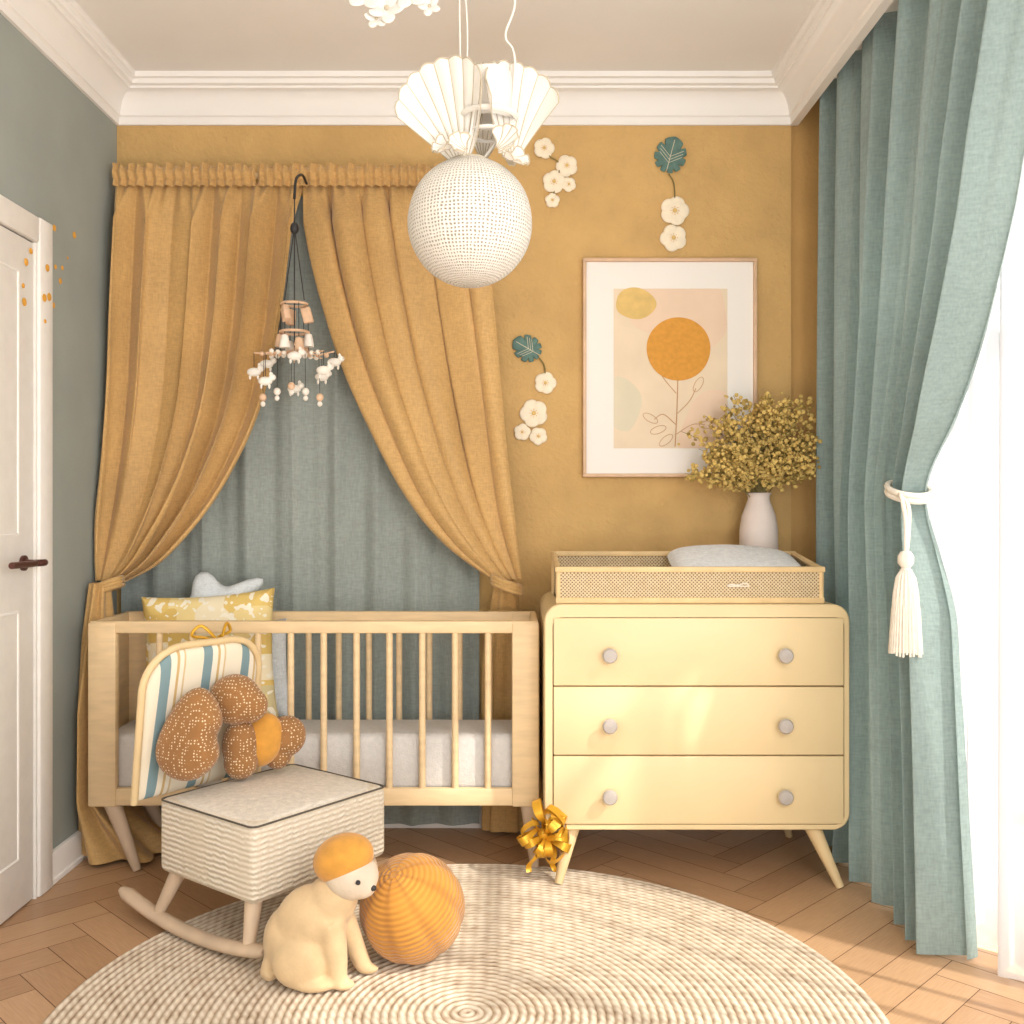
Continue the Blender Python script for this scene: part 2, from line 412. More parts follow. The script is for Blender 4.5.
for (y0,y1,z0,z1) in ((2.40,3.07,.16,.92),(2.40,3.07,1.16,1.97)):
    o=[(y0,z0),(y1,z0),(y1,z1),(y0,z1)]
    for k in range(4):
        p,q=o[k],o[(k+1)%4]; b.tube([(XL+.010,p[0],p[1]),(XL+.010,q[0],q[1])],.006,m_door,8)
b.lathe([(0,0),(.024,0),(.024,.008),(.012,.010),(.010,.05),(0,.05)],m_metal,M=T(XL+.012,3.10,1.07)@E(0,90,0),n=20)
b.tube(crv([(XL+.05,3.10,1.07),(XL+.062,3.06,1.07),(XL+.062,2.93,1.072)],6),.010,m_metal)
b.tube(crv([(XL+.05,3.10,1.07),(XL+.064,3.12,1.07),(XL+.064,3.135,1.07)],4),.011,m_metal)
b.done()
b=B('wall_dot_stickers')
for (y,z,r,on) in ((3.339,2.175,.011,0),(3.493,2.193,.012,0),(3.347,2.047,.008,0),(3.384,2.008,.010,0),(3.332,1.916,.010,0),(3.399,2.056,.008,0),(3.44,2.10,.005,0),
    (3.205,1.914,.013,1),(3.239,1.924,.013,1),(3.119,2.008,.012,1),(3.15,2.05,.010,1),(3.107,1.881,.013,1),(3.226,2.015,.012,1),(3.21,1.84,.007,1),(3.10,1.93,.008,1)):
    X=XL+.001 if not on else (XL+.030 if y>3.184 else XL+.013)
    b.lathe([(0,0),(r,0),(r*.95,.002),(0,.003)],m_dot,M=T(X,y,z)@E(0,90,0),n=16)
b.done()

# ---------------------------------------------------------------- window curtain (teal) + sheer
dft=[(2.82,2.12),(2.28,2.35),(1.985,2.47),(1.725,2.61),(1.483,2.765),(1.293,2.900),(1.12,2.87),(.93,2.80),(.38,2.74),(0,2.71)]
b=B('window_curtain')
def cur(u,v):
    z=2.80-2.79*v; df=interp(dft,z)
    ytop=3.77+(2.12-3.77)*u
    y=ytop+(df-2.12)*u**1.55
    pin=math.exp(-((z-1.293)/.20)**2)*max(0,(u-.35)/.65)
    A=(.056+.014*v)*(1-.5*pin)+.025*max(0,(u-.5))*v*v
    w=2*pi*7.0*(u+.02*sin(7*u))
    s1=1-2*abs(sin(w/2+.25*sin(3*v+u*5)))**1.1
    x=1.205-A*(-s1*.95+.24*sin(2.3*w+1+2*v)) -.02*pin+ .06*v*v*max(0,u-.6)
    y+=.028*cos(w+.4)*(1-u*.5)+.008*sin(5*v+9*u)
    return (x,y,z)
b.surf(cur,400,90,m_teal,uvs=(3,3)); b.done(180)
b=B('curtain_tieback_tassel')
loop=[]
for k in range(29):
    a=2*pi*k/28; loop.append((1.183+.059*cos(a),2.950+.068*sin(a),1.29+.022*sin(a)))
for o in (-.008,.008): b.tube([(p[0],p[1],p[2]+o) for p in loop],.009,m_rope,8)
cx,cy=1.130,2.84
b.tube(crv([(1.135,2.90,1.28),(1.122,2.85,1.27),(cx,cy,1.20),(cx,cy,1.09)],6),.006,m_rope,8)
b.tube(crv([(1.13,2.915,1.285),(1.140,2.85,1.25),(cx+.008,cy,1.18),(cx,cy,1.09)],6),.006,m_rope,8)
b.lathe([(0,0),(.014,-.002),(.022,-.015),(.022,-.035),(.012,-.048),(.014,-.052),(.018,-.055)],m_rope,(cx,cy,1.12),24)
b.lathe([(.012,-.05),(.026,-.075),(.033,-.12),(.038,-.20),(.043,-.285),(.0,-.28)],m_rope,(cx,cy,1.12),72,mod=lambda u,v:1+.06*sin(2*pi*18*u)*(v<.9))
for i in range(30):
    a=2*pi*i/30; b.tube([(cx+.02*cos(a),cy+.02*sin(a),1.05),(cx+.036*cos(a),cy+.036*sin(a),.95),(cx+.044*cos(a),cy+.044*sin(a),.832-.01*R.random())],.0035,m_rope,5)
b.done()
b=B('sheer_curtain')
def sh(u,v):
    y=3.65-3.1*u; w=2*pi*17*u+1.4*sin(9*u)
    s1=1-2*abs(sin(w/2+.4*sin(2*v+7*u)))**1.3
    return (1.350+(.038+.018*v)*s1+.010*sin(2.3*w),y+.02*cos(w),2.80-2.785*v)
b.surf(sh,700,30,m_sheer); b.done(180)
b=B('curtain_rail'); b.box((1.17,.3,2.80),(1.24,3.8,2.83),m_white); b.box((1.33,.3,2.80),(1.38,3.8,2.83),m_white); b.box((1.16,.29,2.83),(1.39,3.81,ZC),m_white); b.done()

# ---------------------------------------------------------------- canopy curtains
YC=3.775
exp_=math.exp
def canopy(name,O,I,yt,tiec,nf,sgn,hx):
    b=B(name)
    Oc=crv([(p[0],0,p[1]) for p in O],12); Ic=crv([(p[0],0,p[1]) for p in I],12)
    def arc(C):
        L=[0]
        for i in range(1,len(C)): L.append(L[-1]+(C[i]-C[i-1]).length)
        return L
    LO,LI=arc(Oc),arc(Ic)
    def at(C,L,t):
        s=t*L[-1]
        for i in range(1,len(C)):
            if s<=L[i]+1e-9: k=(s-L[i-1])/max(L[i]-L[i-1],1e-9); return C[i-1].lerp(C[i],k)
        return C[-1]
    def f(u,v):
        a=at(Oc,LO,v); c=at(Ic,LI,v); p=a.lerp(c,u)
        sag=.06*sin(pi*u)*v*v*(1-v)*2.2
        q=min(1,v/.10); pinch=1-.70*max(0,(v-.82)/.18)**1.5
        up=u+.035*sin(5.1*u+1.3)+.02*sin(11*u)
        ph=pi*nf*up+.35*sin(2.1*v+4*u)
        rg=abs(sin(ph))**.8
        sm=.5+.5*sin(2*pi*15*u+3*v)
        A=.100*q**.8*pinch
        top=(1-q)*.018*sm
        y=YC+.038-.02*sin(pi*min(1,v*1.1))+(yt-YC)*max(0,(v-.45)/.55)**1.7 - A*(rg*(.68+.32*sin(7*u+2.5))+.12*(1+sin(3.1*ph+4*v))*.5) -top
        x=p.x+.022*sin(2*ph)*pinch*q
        x=max(x,XL+.006)
        return (x,y,p.z-sag)
    b.surf(f,280,120,m_must)
    x0,x1=hx
    def h(u,v):
        z=2.452+.080*v; x=x0+(x1-x0)*u
        pr=.007*exp_(-((v-.62)/.16)**2)-.005*exp_(-((v-.30)/.08)**2)
        ed=.016*(exp_(-(u/.012)**2)+exp_(-((1-u)/.012)**2))
        return (x,YC-.010-pr*1.4+ed-.010*sin(2*pi*(x1-x0)*30*u+1.2*sin(9*u))*(.6+.4*abs(2*v-1)),z+.006*sin(2*pi*(x1-x0)*15*u)*(v>.9))
    b.surf(h,360,16,m_must)
    tx,ty,tz=tiec
    for dz in (-.012,.0,.012):
        b.tube([(tx+.052*cos(a*pi/12),ty+.050*sin(a*pi/12),tz+dz+.02*cos(a*pi/12)*sgn) for a in range(25)],.010,m_must,8)
    return b
OL=[(-1.490,2.475),(-1.495,2.017),(-1.500,1.456),(-1.505,1.15),(-1.50,.975)]
IL=[(-.772,2.475),(-.800,2.204),(-.832,1.942),(-.895,1.643),(-.985,1.418),(-1.105,1.213),(-1.255,1.045),(-1.40,.965)]
b=canopy('canopy_curtain',OL,IL,3.62,(-1.45,3.62,.955),6.0,1,(-1.494,-.952))
def tailL(u,v):
    a=2*pi*u; z=.97-.955*v
    fl=max(0,(v-.78)/.22)**1.3
    rx=.028+.012*min(1,v*5)+.13*fl; ry=.045+.10*min(1,v*2.2)
    k=1+.22*sin(7*a+2*v)
    cx=-1.468+.10*fl; cy=3.60
    x=cx+rx*cos(a)*k; return (max(x,XL+.006),cy+ry*sin(a)*k,z)
b.surf(tailL,90,40,m_must,True)
b.done(180)
ORr=[(-.123,2.475),(-.079,2.054),(-.041,1.643),(-.011,1.344),(.019,1.12),(.045,.975)]
IR=[(-.778,2.475),(-.711,2.129),(-.610,1.792),(-.497,1.53),(-.367,1.287),(-.217,1.10),(-.055,.972)]
b=canopy('canopy_curtain',ORr,IR,3.70,(-.005,3.70,.955),6.0,-1,(-.944,-.118))
def tailR(u,v):
    a=2*pi*u; z=.97-.955*v
    k=1+.2*sin(6*a+2*v); rx=.035+.04*min(1,v*3); ry=.026
    yy=3.70+(3.80-3.70)*min(1,v*7)
    return (-.01+rx*cos(a)*k,yy+ry*sin(a)*k,z)
b.surf(tailR,80,40,m_must,True); b.done(180)
b=B('canopy_rod'); b.tube([(-1.50,3.80,2.50),(-.10,3.80,2.50)],.012,m_woodleg)
for x in (-1.40,-.15): b.tube([(x,3.80,2.50),(x,YB,2.50)],.009,m_woodleg)
b.done()
b=B('backdrop_curtain')
def bk(u,v):
    x=-1.485+1.375*u; w=2*pi*8.5*u
    s=1-2*abs(sin(w/2+.35*sin(2*v+6*u)))**1.2
    return (x,3.846-.015*s+.003*sin(2.3*w),2.44-2.42*v)
b.surf(bk,300,30,m_tealb); b.done(180)

# ---------------------------------------------------------------- crib
b=B('crib')
cx0,cx1,cy0,cy1=-1.428,.106,3.40,3.735
zt=.855
for y in (cy0,cy1-.03):
    b.box((cx0+.003,y+.001,zt-.042),(cx1-.003,y+.029,zt),m_crib,.006)
    b.box((cx0+.003,y+.001,.226),(cx1-.003,y+.029,.285),m_crib,.006)
    for k in range(11):
        x=-1.19+.1122*k
        b.tube([(x,y+.015,.28),(x,y+.015,zt-.04)],.0115,m_crib,12)
for x in (cx0+.001,cx1-.025):
    b.box((x,cy0+.002,.228),(x+.024,cy1-.002,zt-.002),m_crib,.008)
for (ya,yb) in ((cy0-.004,cy0+.031),(cy1-.032,cy1+.002)):
    b.box((cx0,ya,.224),(cx0+.095,yb,zt-.005),m_crib,.006); b.box((cx1-.092,ya,.224),(cx1,yb,zt-.005),m_crib,.006)
b.box((cx0+.02,cy0+.02,.24),(cx1-.02,cy1-.02,.262),m_crib)
for (x,dx) in ((cx0+.07,.09),(cx1-.035,.020)):
    for (y,yy) in ((cy0+.03,cy0+.02),(cy1-.04,cy1-.02)):
        b.tube([(x,y,.235),(x+dx,yy,.002 if y>3.5 or x<-1 else .014)],[.030,.015],m_chairw,14)
b.done()
b=B('crib_mattress'); b.box((cx0+.03,cy0+.034,.263),(cx1-.03,cy1-.034,.462),m_matt,.03,4); b.done()

def rsq(w,h,conc=.04,n=14,corner=0):
    out=[]; C=[(-w/2,-h/2),(w/2,-h/2),(w/2,h/2),(-w/2,h/2)]
    for k in range(4):
        a=V(C[k]);c=V(C[(k+1)%4]); nrm=V((-(c-a).y,(c-a).x)).normalized()
        for i in range(n):
            t=i/n; p=a.lerp(c,t)+nrm*conc*sin(pi*t)**.8*min(w,h); out.append((p.x,p.y))
    return out
b=B('patterned_pillow')
b.cushion(rsq(.48,.46,.035),.12,m_ppill,T(-1.07,3.585,.708)@E(80,0,0)@E(0,0,4),ex=.42,n=14); b.done(60)
star=[]
for k in range(60):
    a=2*pi*k/60; r=.13*(1+.30*cos(5*a)+.05*cos(10*a)); star.append((r*cos(a+pi/2)*1.25,r*sin(a+pi/2)*.85))
b=B('star_pillow'); b.cushion(star,.08,m_starp,T(-1.085,3.672,.865)@E(78,0,0)@E(0,0,20),ex=.5); b.done(60)
b=B('grey_pillow'); b.cushion(rsq(.26,.36,.03),.08,m_starp,T(-.935,3.672,.645)@E(82,0,0)@E(0,0,4),ex=.45); b.done(60)

# ---------------------------------------------------------------- dresser
def rrect(x0,x1,z0,z1,r,n=8):
    out=[]
    for (cx,cz,a0) in ((x1-r,z0+r,-90),(x1-r,z1-r,0),(x0+r,z1-r,90),(x0+r,z0+r,180)):
        for k in range(n+1):
            a=math.radians(a0+90*k/n); out.append((cx+r*cos(a),cz+r*sin(a)))
    return out
XZ=lambda y: Matrix(((1,0,0,0),(0,0,-1,y),(0,1,0,0),(0,0,0,1)))
b=B('dresser')
dx0,dx1,dz0,dz1=.120,1.118,.187,.925
fy=3.27; by=3.80
b.prism(rrect(dx0,dx1,dz0,dz1,.055),by-fy-.012,m_creamb,XZ((fy+.012+by)/2))
o=rrect(dx0,dx1,dz0,dz1,.055); i_=rrect(dx0+.026,dx1-.018,dz0+.018,dz1-.042,.030)
L=len(o); vs=[];fs=[]
for p in o: vs.append((p[0],fy+.0115,p[1]))
for p in o: vs.append((p[0],fy+.004,p[1]))
for p in [(q[0]+(.5*(dx0+dx1)-q[0])*.006,q[1]+(.5*(dz0+dz1)-q[1])*.008) for q in o]: vs.append((p[0],fy,p[1]))
for p in i_: vs.append((p[0],fy,p[1]))
for p in i_: vs.append((p[0],fy+.0105,p[1]))
for k in range(4):
    for j in range(L): fs.append([k*L+j,k*L+(j+1)%L,(k+1)*L+(j+1)%L,(k+1)*L+j])
b.add((vs,fs),m_creamb)
b.box((dx0+.028,fy+.008,dz0+.02),(dx1-.02,fy+.016,dz1-.044),m_gap)
for (z0,z1) in ((.660,.881),(.434,.656),(.208,.430)):
    b.box((dx0+.029,fy-.006,z0),(dx1-.021,fy+.014,z1),m_cream,.004)
for z in (.762,.534,.304):
    for x in (.330,.899):
        b.lathe([(0,-.0),(.010,0),(.010,.016),(.018,.020),(.024,.026),(.0245,.034),(.020,.040),(0,.042)],m_knob,M=T(x,fy-.006,z)@E(90,0,0),n=28)
for (x,xx,y,yy) in ((.215,.165,fy+.05,fy-.005),(1.005,1.085,fy+.05,fy-.005),(.215,.180,by-.08,by-.03),(1.005,1.06,by-.08,by-.03)):
    b.tube([(x,y,.195),(xx,yy,.014 if xx<.5 and yy<3.5 else .002)],[.028,.013],m_woodleg,16)
b.done(35)
b=B('rattan_changing_tray')
tx0,tx1,ty0,ty1,tz=.166,1.032,3.295,3.62,.926
b.box((tx0,ty0,tz),(tx1,ty1,tz+.012),m_traywood)
def rail(p,q,h=.012,w=.018): b.box((min(p[0],q[0])-w/2,min(p[1],q[1])-w/2,min(p[2],q[2])-h/2),(max(p[0],q[0])+w/2,max(p[1],q[1])+w/2,max(p[2],q[2])+h/2),m_traywood,.003)
zf=tz+.112; zb=tz+.148
rail((tx0,ty0,tz+.010),(tx1,ty0,tz+.010),.02); rail((tx0,ty0,zf),(tx1,ty0,zf),.018,.022)
rail((tx0,ty1,tz+.010),(tx1,ty1,tz+.010),.02); rail((tx0,ty1,zb),(tx1,ty1,zb),.018)
for x in (tx0,tx1):
    b.tube([(x,ty0,tz),(x,ty0,zf)],.0085,m_traywood,8); b.tube([(x,ty1,tz),(x,ty1,zb)],.0085,m_traywood,8)
    b.tube([(x,ty0,zf),(x,ty1,zb)],.010,m_traywood,8)
    b.add(([(x,ty0,tz),(x,ty1,tz),(x,ty1,zb),(x,ty0,zf)],[[0,1,2,3]]),m_cane)
b.box((tx0,ty0-.003,tz+.015),(tx1,ty0+.003,zf-.008),m_cane); b.box((tx0,ty1-.003,tz+.015),(tx1,ty1+.003,zb-.008),m_cane)
for sg in (-1,1): b.tube(crv([(.755,ty0-.014,.985),(.755+sg*.022,ty0-.018,.992+.002*sg),(.755+sg*.034,ty0-.015,.984),(.755,ty0-.014,.984)],5),.0025,m_rope,6)
b.ell((.755,ty0-.014,.985),.005,m_rope,sub=2)
b.done(35)
b=B('changing_pad')
def pad(u,v):
    a=2*pi*v; x=.565+.445*u; e=(1-abs(2*u-1)**6)**.5 if 0<u<1 else .02
    w=.115*(.85+.15*e); prof=.040*e
    ca,sa=cos(a),sin(a)
    y=3.46+w*math.copysign(abs(ca)**.6,ca); z=.985+prof*math.copysign(abs(sa)**.6,sa)
    k=(y-3.345)/.23
    z+=k*(.100-.012*(2*u-1)**2 -.012*(u>.5)*(2*u-1)) +.022*(1-k)
    return (x,y,z)
b.surf(lambda u,v: pad(v,u),48,40,m_pad,True); b.done(60)
vx,vy=.934,3.725
b=B('vase_with_dried_flowers')
b.lathe([(0,0),(.045,0),(.058,.03),(.068,.09),(.071,.16),(.070,.23),(.062,.285),(.047,.325),(.040,.345),(.041,.36),(.048,.368),(.044,.370),(.036,.355),(.036,.33)],m_ceramic,(vx,vy,.926),48)
for k in range(80):
    a=R.uniform(0,2*pi); rr=R.random()**.5
    ex=.30 if cos(a)<0 else .255
    tipx=vx+ex*rr*cos(a); tipy=3.66+.12*rr*sin(a)
    tipz=1.36+R.uniform(.0,.38)*(1-.5*rr*rr)
    tipx=min(tipx,1.165)
    base=(vx+R.uniform(-.02,.02),vy+R.uniform(-.02,.02),1.26)
    mid=(vx+(tipx-vx)*.35,vy+(tipy-vy)*.35,1.26+(tipz-1.26)*.65)
    pts=crv([base,mid,(tipx,tipy,tipz)],5); b.tube(pts,[.0022,.001],m_stem,5)
    for j in range(46):
        t=R.uniform(.5,1.0); p=pts[min(int(t*10),10)]
        sp=.016
        c=(min(p.x+R.gauss(0,sp),1.17),min(p.y+R.gauss(0,sp*.8),3.85),p.z+R.gauss(0,sp))
        r=R.uniform(.005,.0105)
        b.ell(c,(r,r,r*R.uniform(.5,1)),m_olive if R.random()<.78 else m_olive2,(R.uniform(0,180),R.uniform(0,180),0),sub=1)
b.done()

# ---------------------------------------------------------------- framed print
b=B('framed_art_print')
fx0,fx1,fz0,fz1=.289,.959,1.358,2.201
for (a,c) in (((fx0,fz0),(fx1,fz0+.013)),((fx0,fz1-.013),(fx1,fz1)),((fx0,fz0+.0135),(fx0+.013,fz1-.0135)),((fx1-.013,fz0+.0135),(fx1,fz1-.0135))):
    b.box((a[0],3.845,a[1]),(c[0],3.875,c[1]),m_frame,.002)
b.box((fx0+.01,3.860,fz0+.01),(fx1-.01,3.874,fz1-.01),m_mat)
def flat(outl,m,y): b.prism(outl,.0008,m,XZ(y))
px0,px1,pz0,pz1=.408,.847,1.469,2.085
flat([(px0,pz0),(px1,pz0),(px1,pz1),(px0,pz1)],m_print,3.8594)
def blob(cx,cz,rx,rz,wob=.06,seed=0,n=48): return [(cx+rx*cos(2*pi*k/n)*(1+wob*sin(3*2*pi*k/n+seed)),cz+rz*sin(2*pi*k/n)*(1+wob*cos(2*2*pi*k/n+seed))) for k in range(n)]
clampo=lambda o:[(min(max(p[0],px0),px1),min(max(p[1],pz0),pz1)) for p in o]
flat(clampo(blob(.44,1.64,.07,.11,.1,1)),m_pr_gr,3.8586); flat(clampo(blob(.80,1.52,.14,.16,.1,3)),m_pr_pk,3.8586); flat(clampo(blob(.62,2.0,.16,.10,.1,2)),m_pr_pk,3.8582)
flat(clampo(blob(.75,1.98,.10,.13,.1,4)),m_pr_pk,3.8578)
flat(blob(.492,2.028,.078,.060,.05,2),m_pr_yl,3.8574)
flat(blob(.658,1.852,.123,.123,.008,0,72),m_pr_or,3.8566)
def ln(pts,r=.0016): b.tube([(p.x,3.8580,p.z) for p in crv([(q[0],0,q[1]) for q in pts],6)],r,m_pr_ln,5)
ln([(.655,1.73),(.652,1.62),(.645,1.475)],.0022); ln([(.648,1.56),(.60,1.60),(.565,1.58)]); ln([(.65,1.60),(.70,1.65),(.725,1.70)]); ln([(.65,1.68),(.60,1.74),(.565,1.80)]); ln([(.645,1.52),(.71,1.56),(.76,1.56)])
for (x,z,a) in ((.55,1.585,150),(.58,1.54,200),(.735,1.715,60),(.77,1.56,0),(.61,1.50,220)):
    o=[(x+(.032*cos(t*pi/10))*cos(math.radians(a))-.014*sin(t*pi/10)*sin(math.radians(a)),z+.032*cos(t*pi/10)*sin(math.radians(a))+.014*sin(t*pi/10)*cos(math.radians(a))) for t in range(21)]
    b.tube([(p[0],3.8580,p[1]) for p in o],.0012,m_pr_ln,5)
b.done(30)

# ---------------------------------------------------------------- felt flower decorations on the wall
def flower(b,x,z,r,seed):
    for k in range(5):
        a=2*pi*k/5+seed; 
        b.ell((x+.47*r*cos(a),3.868,z+.47*r*sin(a)),(r*.52,.007,r*.55),m_petal,(0,-math.degrees(a),0),sub=3)
    b.ell((x,3.861,z),(r*.16,.005,r*.16),m_pr_yl,sub=2)
    for k in range(8):
        a=2*pi*k/8; b.ell((x+.26*r*cos(a),3.861,z+.26*r*sin(a)),r*.04,m_dot,sub=1)
def leaf(b,x,z,r,ang):
    out=[]
    n=110
    for k in range(n):
        a=2*pi*k/n; s=abs(a-pi)/pi
        rr=r*(.66+.44*s**1.5)*(1-.26*max(0,cos(10*a))**3*(s<.90))
        out.append((rr*cos(a),rr*sin(a)*.92))
    M=XZ(3.867)@T(x,z,0)@E(0,0,ang)
    b.cushion(out,.012,m_leaf,M,ex=.35,n=6)
    b.tube([(-r*.6,0,.007),(r*.9,0,.007)],.0013,m_pr_gr,5,M=M)
    for k in range(-3,4):
        if k: b.tube([(-r*.35+.15*r*abs(k),0,.006),(r*.05+.15*r*abs(k),math.copysign(r*.55,k),.006)],.0009,m_pr_gr,5,M=M)
def deco(leafs,stem,fl):
    b=B('felt_flower_wall_decoration')
    for l in leafs: leaf(b,*l)
    b.tube([(p.x,3.866,p.z) for p in crv([(q[0],0,q[1]) for q in stem],6)],.0028,m_stem,6)
    for i,f in enumerate(fl): flower(b,f[0],f[1],f[2],i*.7)
    b.done(50)
deco([(.625,2.588,.082,75)],[(.622,2.53),(.642,2.49),(.645,2.40)],[(.645,2.388,.058),(.640,2.283,.054)])
deco([(.085,1.85,.068,150)],[(.12,1.82),(.14,1.79),(.145,1.75)],[(.145,1.722,.044),(.100,1.605,.056),(.055,1.532,.034),(.118,1.516,.036)])
deco([],[(.12,2.66),(.16,2.60),(.20,2.56),(.17,2.43)],[(.140,2.63,.042),(.228,2.562,.044),(.178,2.50,.046),(.235,2.49,.030),(.172,2.428,.030)])

# ---------------------------------------------------------------- rug
b=B('round_braided_rug'); NR=48; Rg=RW*NR
pf=[]
for k in range(NR*6+1):
    r=k*RW/6; pf.append((r,.008+.004*abs(sin(pi*r/RW))))
pf+= [(Rg+.004,.004),(Rg+.003,.0006),(0,.0006)]
b.lathe(pf,m_rug,(-.10,2.443,0),160); b.done(180)

# ---------------------------------------------------------------- rocking chair
CX=T(-.6975,2.9985,0)@E(0,0,-37.7)
b=B('rocking_chair',CX)
b.box((-.218,-.253,.176),(.218,.253,.392),m_knit,.022,4)
def topd(u,v):
    x=-.212+.424*u; y=-.247+.494*v; return (x,y,.3845+.022*(max(0,sin(pi*u)*sin(pi*v)))**.35)
b.surf(topd,36,36,m_boucle)
o=rrect(-.2165,.2165,-.2515,.2515,.022,5)
b.tube([(p[0],p[1],.3875) for p in o+[o[0]]],.0030,m_pipe,6)
for sx in (-1,1):
    for sy in (-1,1):
        b.tube([(sx*.165,sy*.205,.20),(sx*.195-.03*(sx<0),sy*.25,.048)],[.026,.016],m_chairw,14)
for sy in (-1,1):
    pts=[(lx,sy*.252,.034+.36*(lx+.06)**2) for lx in [-.41+.68*k/24 for k in range(25)]]
    rr=[.021]*25; rr[0]=.012; rr[-1]=.012
    b.tube(pts,rr,m_chairw,14,flat=(.85,1.15))
# framed backrest: bent wood hoop running down into the seat, upholstered panel inside
out=[]
hw,hb,ht=.205,-.235,.235
for k in range(13): out.append((-hw+.02*(1-k/12.),hb+(ht-.12-hb)*k/12.))
for k in range(1,9):
    a=pi-pi/2*k/8; out.append((-hw+.12+.12*cos(a),ht-.12+.12*sin(a)))
for k in range(0,9):
    a=pi/2-pi/2*k/8; out.append((hw-.12+.12*cos(a),ht-.12+.12*sin(a)))
for k in range(1,13): out.append((hw-.02*(k/12.),ht-.12+(hb-ht+.12)*k/12.))
out=out[::-1]
MB=Matrix(((0,0,-1,-.262),(1,0,0,-.085),(0,1,0,.595),(0,0,0,1)))@E(-12,0,0)
b.cushion([(p[0]*.97,p[1]*.98) for p in out],.040,m_stripe,MB,ex=.18,n=12)
b.tube([(p[0]*1.02,p[1]*1.02,0) for p in out],.011,m_woodleg,12,M=MB)
b.done(50)

def E1(c,r,rot=(0,0,0)): return lambda t: t.ell(c,r,m_tan,rot,3)
b=B('plush_toy')
b.fuse([E1((-.835,3.06,.655),(.080,.072,.078),(0,10,0)),E1((-.79,3.05,.640),(.058,.05,.055))],m_dots,.006,4)
b.fuse([E1((-.825,3.08,.510),(.055,.055,.085)),E1((-.820,3.07,.460),(.052,.052,.052))],m_dots,.006,4)
b.ell((-.765,3.12,.518),(.062,.05,.085),m_orange,(0,15,0))
b.fuse([E1((-.700,3.16,.520),(.062,.055,.066),(0,18,0)),E1((-.728,3.16,.465),(.045,.045,.050))],m_dots,.006,4)
b.done(60)
b=B('dotted_heart_cushion')
o=[]
for k in range(72):
    a=2*pi*k/72
    nt=1-.30*math.exp(-((a-.30)/.26)**2)-.30*math.exp(-((a-.30-2*pi)/.26)**2)
    o.append((.096*cos(a)*(1+.10*sin(2*a+.5))*nt,.136*sin(a)*(1-.05*cos(a))-.016*cos(2*a)))
b.cushion(o,.11,m_dots,T(-.930,2.935,.562)@E(0,0,-20)@E(80,0,0)@E(0,0,-8),ex=.5,n=16); b.done(60)
b=B('bow_ribbon')
b.X=CX
for y in (-.03,.03): 
    b.tube(crv([(-.275,y*.4,.83),(-.30,y*1.6,.87),(-.315,y*2.4,.84),(-.300,y*.6,.82),(-.255,y*1.8,.74),(-.225,y*2.3,.64)],6),.005,m_gold,6)
b.done()

# ---------------------------------------------------------------- toy dog and ball
yd=2.600
b=B('toy_dog',T(-.500,yd,.013)@S(1.09,1.06,1.07)@T(.500,-yd,-.013))
def TB(pts,r): return lambda t: t.tube(crv(pts,5),r,m_tan,12)
b.fuse([E1((-.548,yd+.01,.108),(.080,.066,.094)),E1((-.510,yd,.160),(.084,.066,.092),(0,40,0)),E1((-.465,yd,.205),(.062,.056,.080),(0,35,0)),E1((-.435,yd,.24),(.044,.044,.045)),
   TB([(-.460,yd-.030,.17),(-.445,yd-.040,.09),(-.440,yd-.042,.030)],[.036,.021]),TB([(-.445,yd+.030,.17),(-.415,yd+.035,.09),(-.390,yd+.038,.030)],[.032,.020]),
   E1((-.428,yd-.045,.026),(.030,.021,.013)),E1((-.380,yd+.036,.026),(.028,.018,.013)),
   E1((-.53,yd-.045,.080),(.066,.036,.066),(0,20,0)),E1((-.495,yd-.055,.030),(.052,.024,.018)),
   TB([(-.585,yd+.005,.08),(-.605,yd-.01,.045),(-.615,yd-.025,.030)],[.036,.016])],m_tan,.005,10)
b.fuse([E1((-.414,yd-.005,.270),(.066,.058,.058)),E1((-.386,yd-.022,.252),(.034,.032,.030))],m_dogface,.005,7)
b.ell((-.434,yd+.002,.310),(.074,.064,.058),m_orange,(0,-20,0))
b.ell((-.390,yd-.060,.274),.006,m_black,sub=2)
b.ell((-.358,yd-.036,.252),(.008,.009,.007),m_black,sub=2)
b.done(60)
b=B('fabric_ball')
rb=.143
def bf(u,v):
    a=2*pi*u; t=pi*v; r=rb*(1-.030*abs(cos(a*4))**10*sin(t))
    return (r*sin(t)*cos(a),r*sin(t)*sin(a),r*cos(t))
b.surf(bf,160,60,m_ball,True,M=T(-.2600,2.722,rb+.011)@E(30,-20,0)@E(0,0,20)); b.done(180)

b=B('gold_ribbon_bow')
bc=V((.118,3.30,.165))
for k in range(22):
    a=R.uniform(0,2*pi); e=R.uniform(-.1,.9)
    d=V((cos(a)*cos(e)*.8,-abs(sin(e))*.6-.1,sin(a)*cos(e))).normalized(); sd=d.cross(V((R.uniform(-1,1),R.uniform(-1,1),R.uniform(-1,1)))).normalized(); nn=d.cross(sd)
    Ln=R.uniform(.060,.092)
    off=V((R.uniform(-.02,.02),0,R.uniform(-.03,.035)))
    b.surf(lambda u,v: bc+off+d*Ln*sin(pi*u)**.8+sd*Ln*.45*sin(2*pi*u)+nn*(v-.5)*.030*(.4+.6*sin(pi*u)),18,2,m_gold)
for sg in (-1,1):
    b.surf(lambda u,v: bc+V((sg*(.015+.03*u)+.010*sin(6*u),-.02+.01*sin(9*u),-.02-.10*u))+V((.018*(v-.5),.006*(v-.5),0)),18,2,m_gold)
b.ell(bc,(.022,.018,.022),m_gold,sub=2)
b.tube([(bc.x,bc.y,bc.z),(.09,3.375,.17),(.080,3.42,.19)],.004,m_gold,6)
b.done(60)

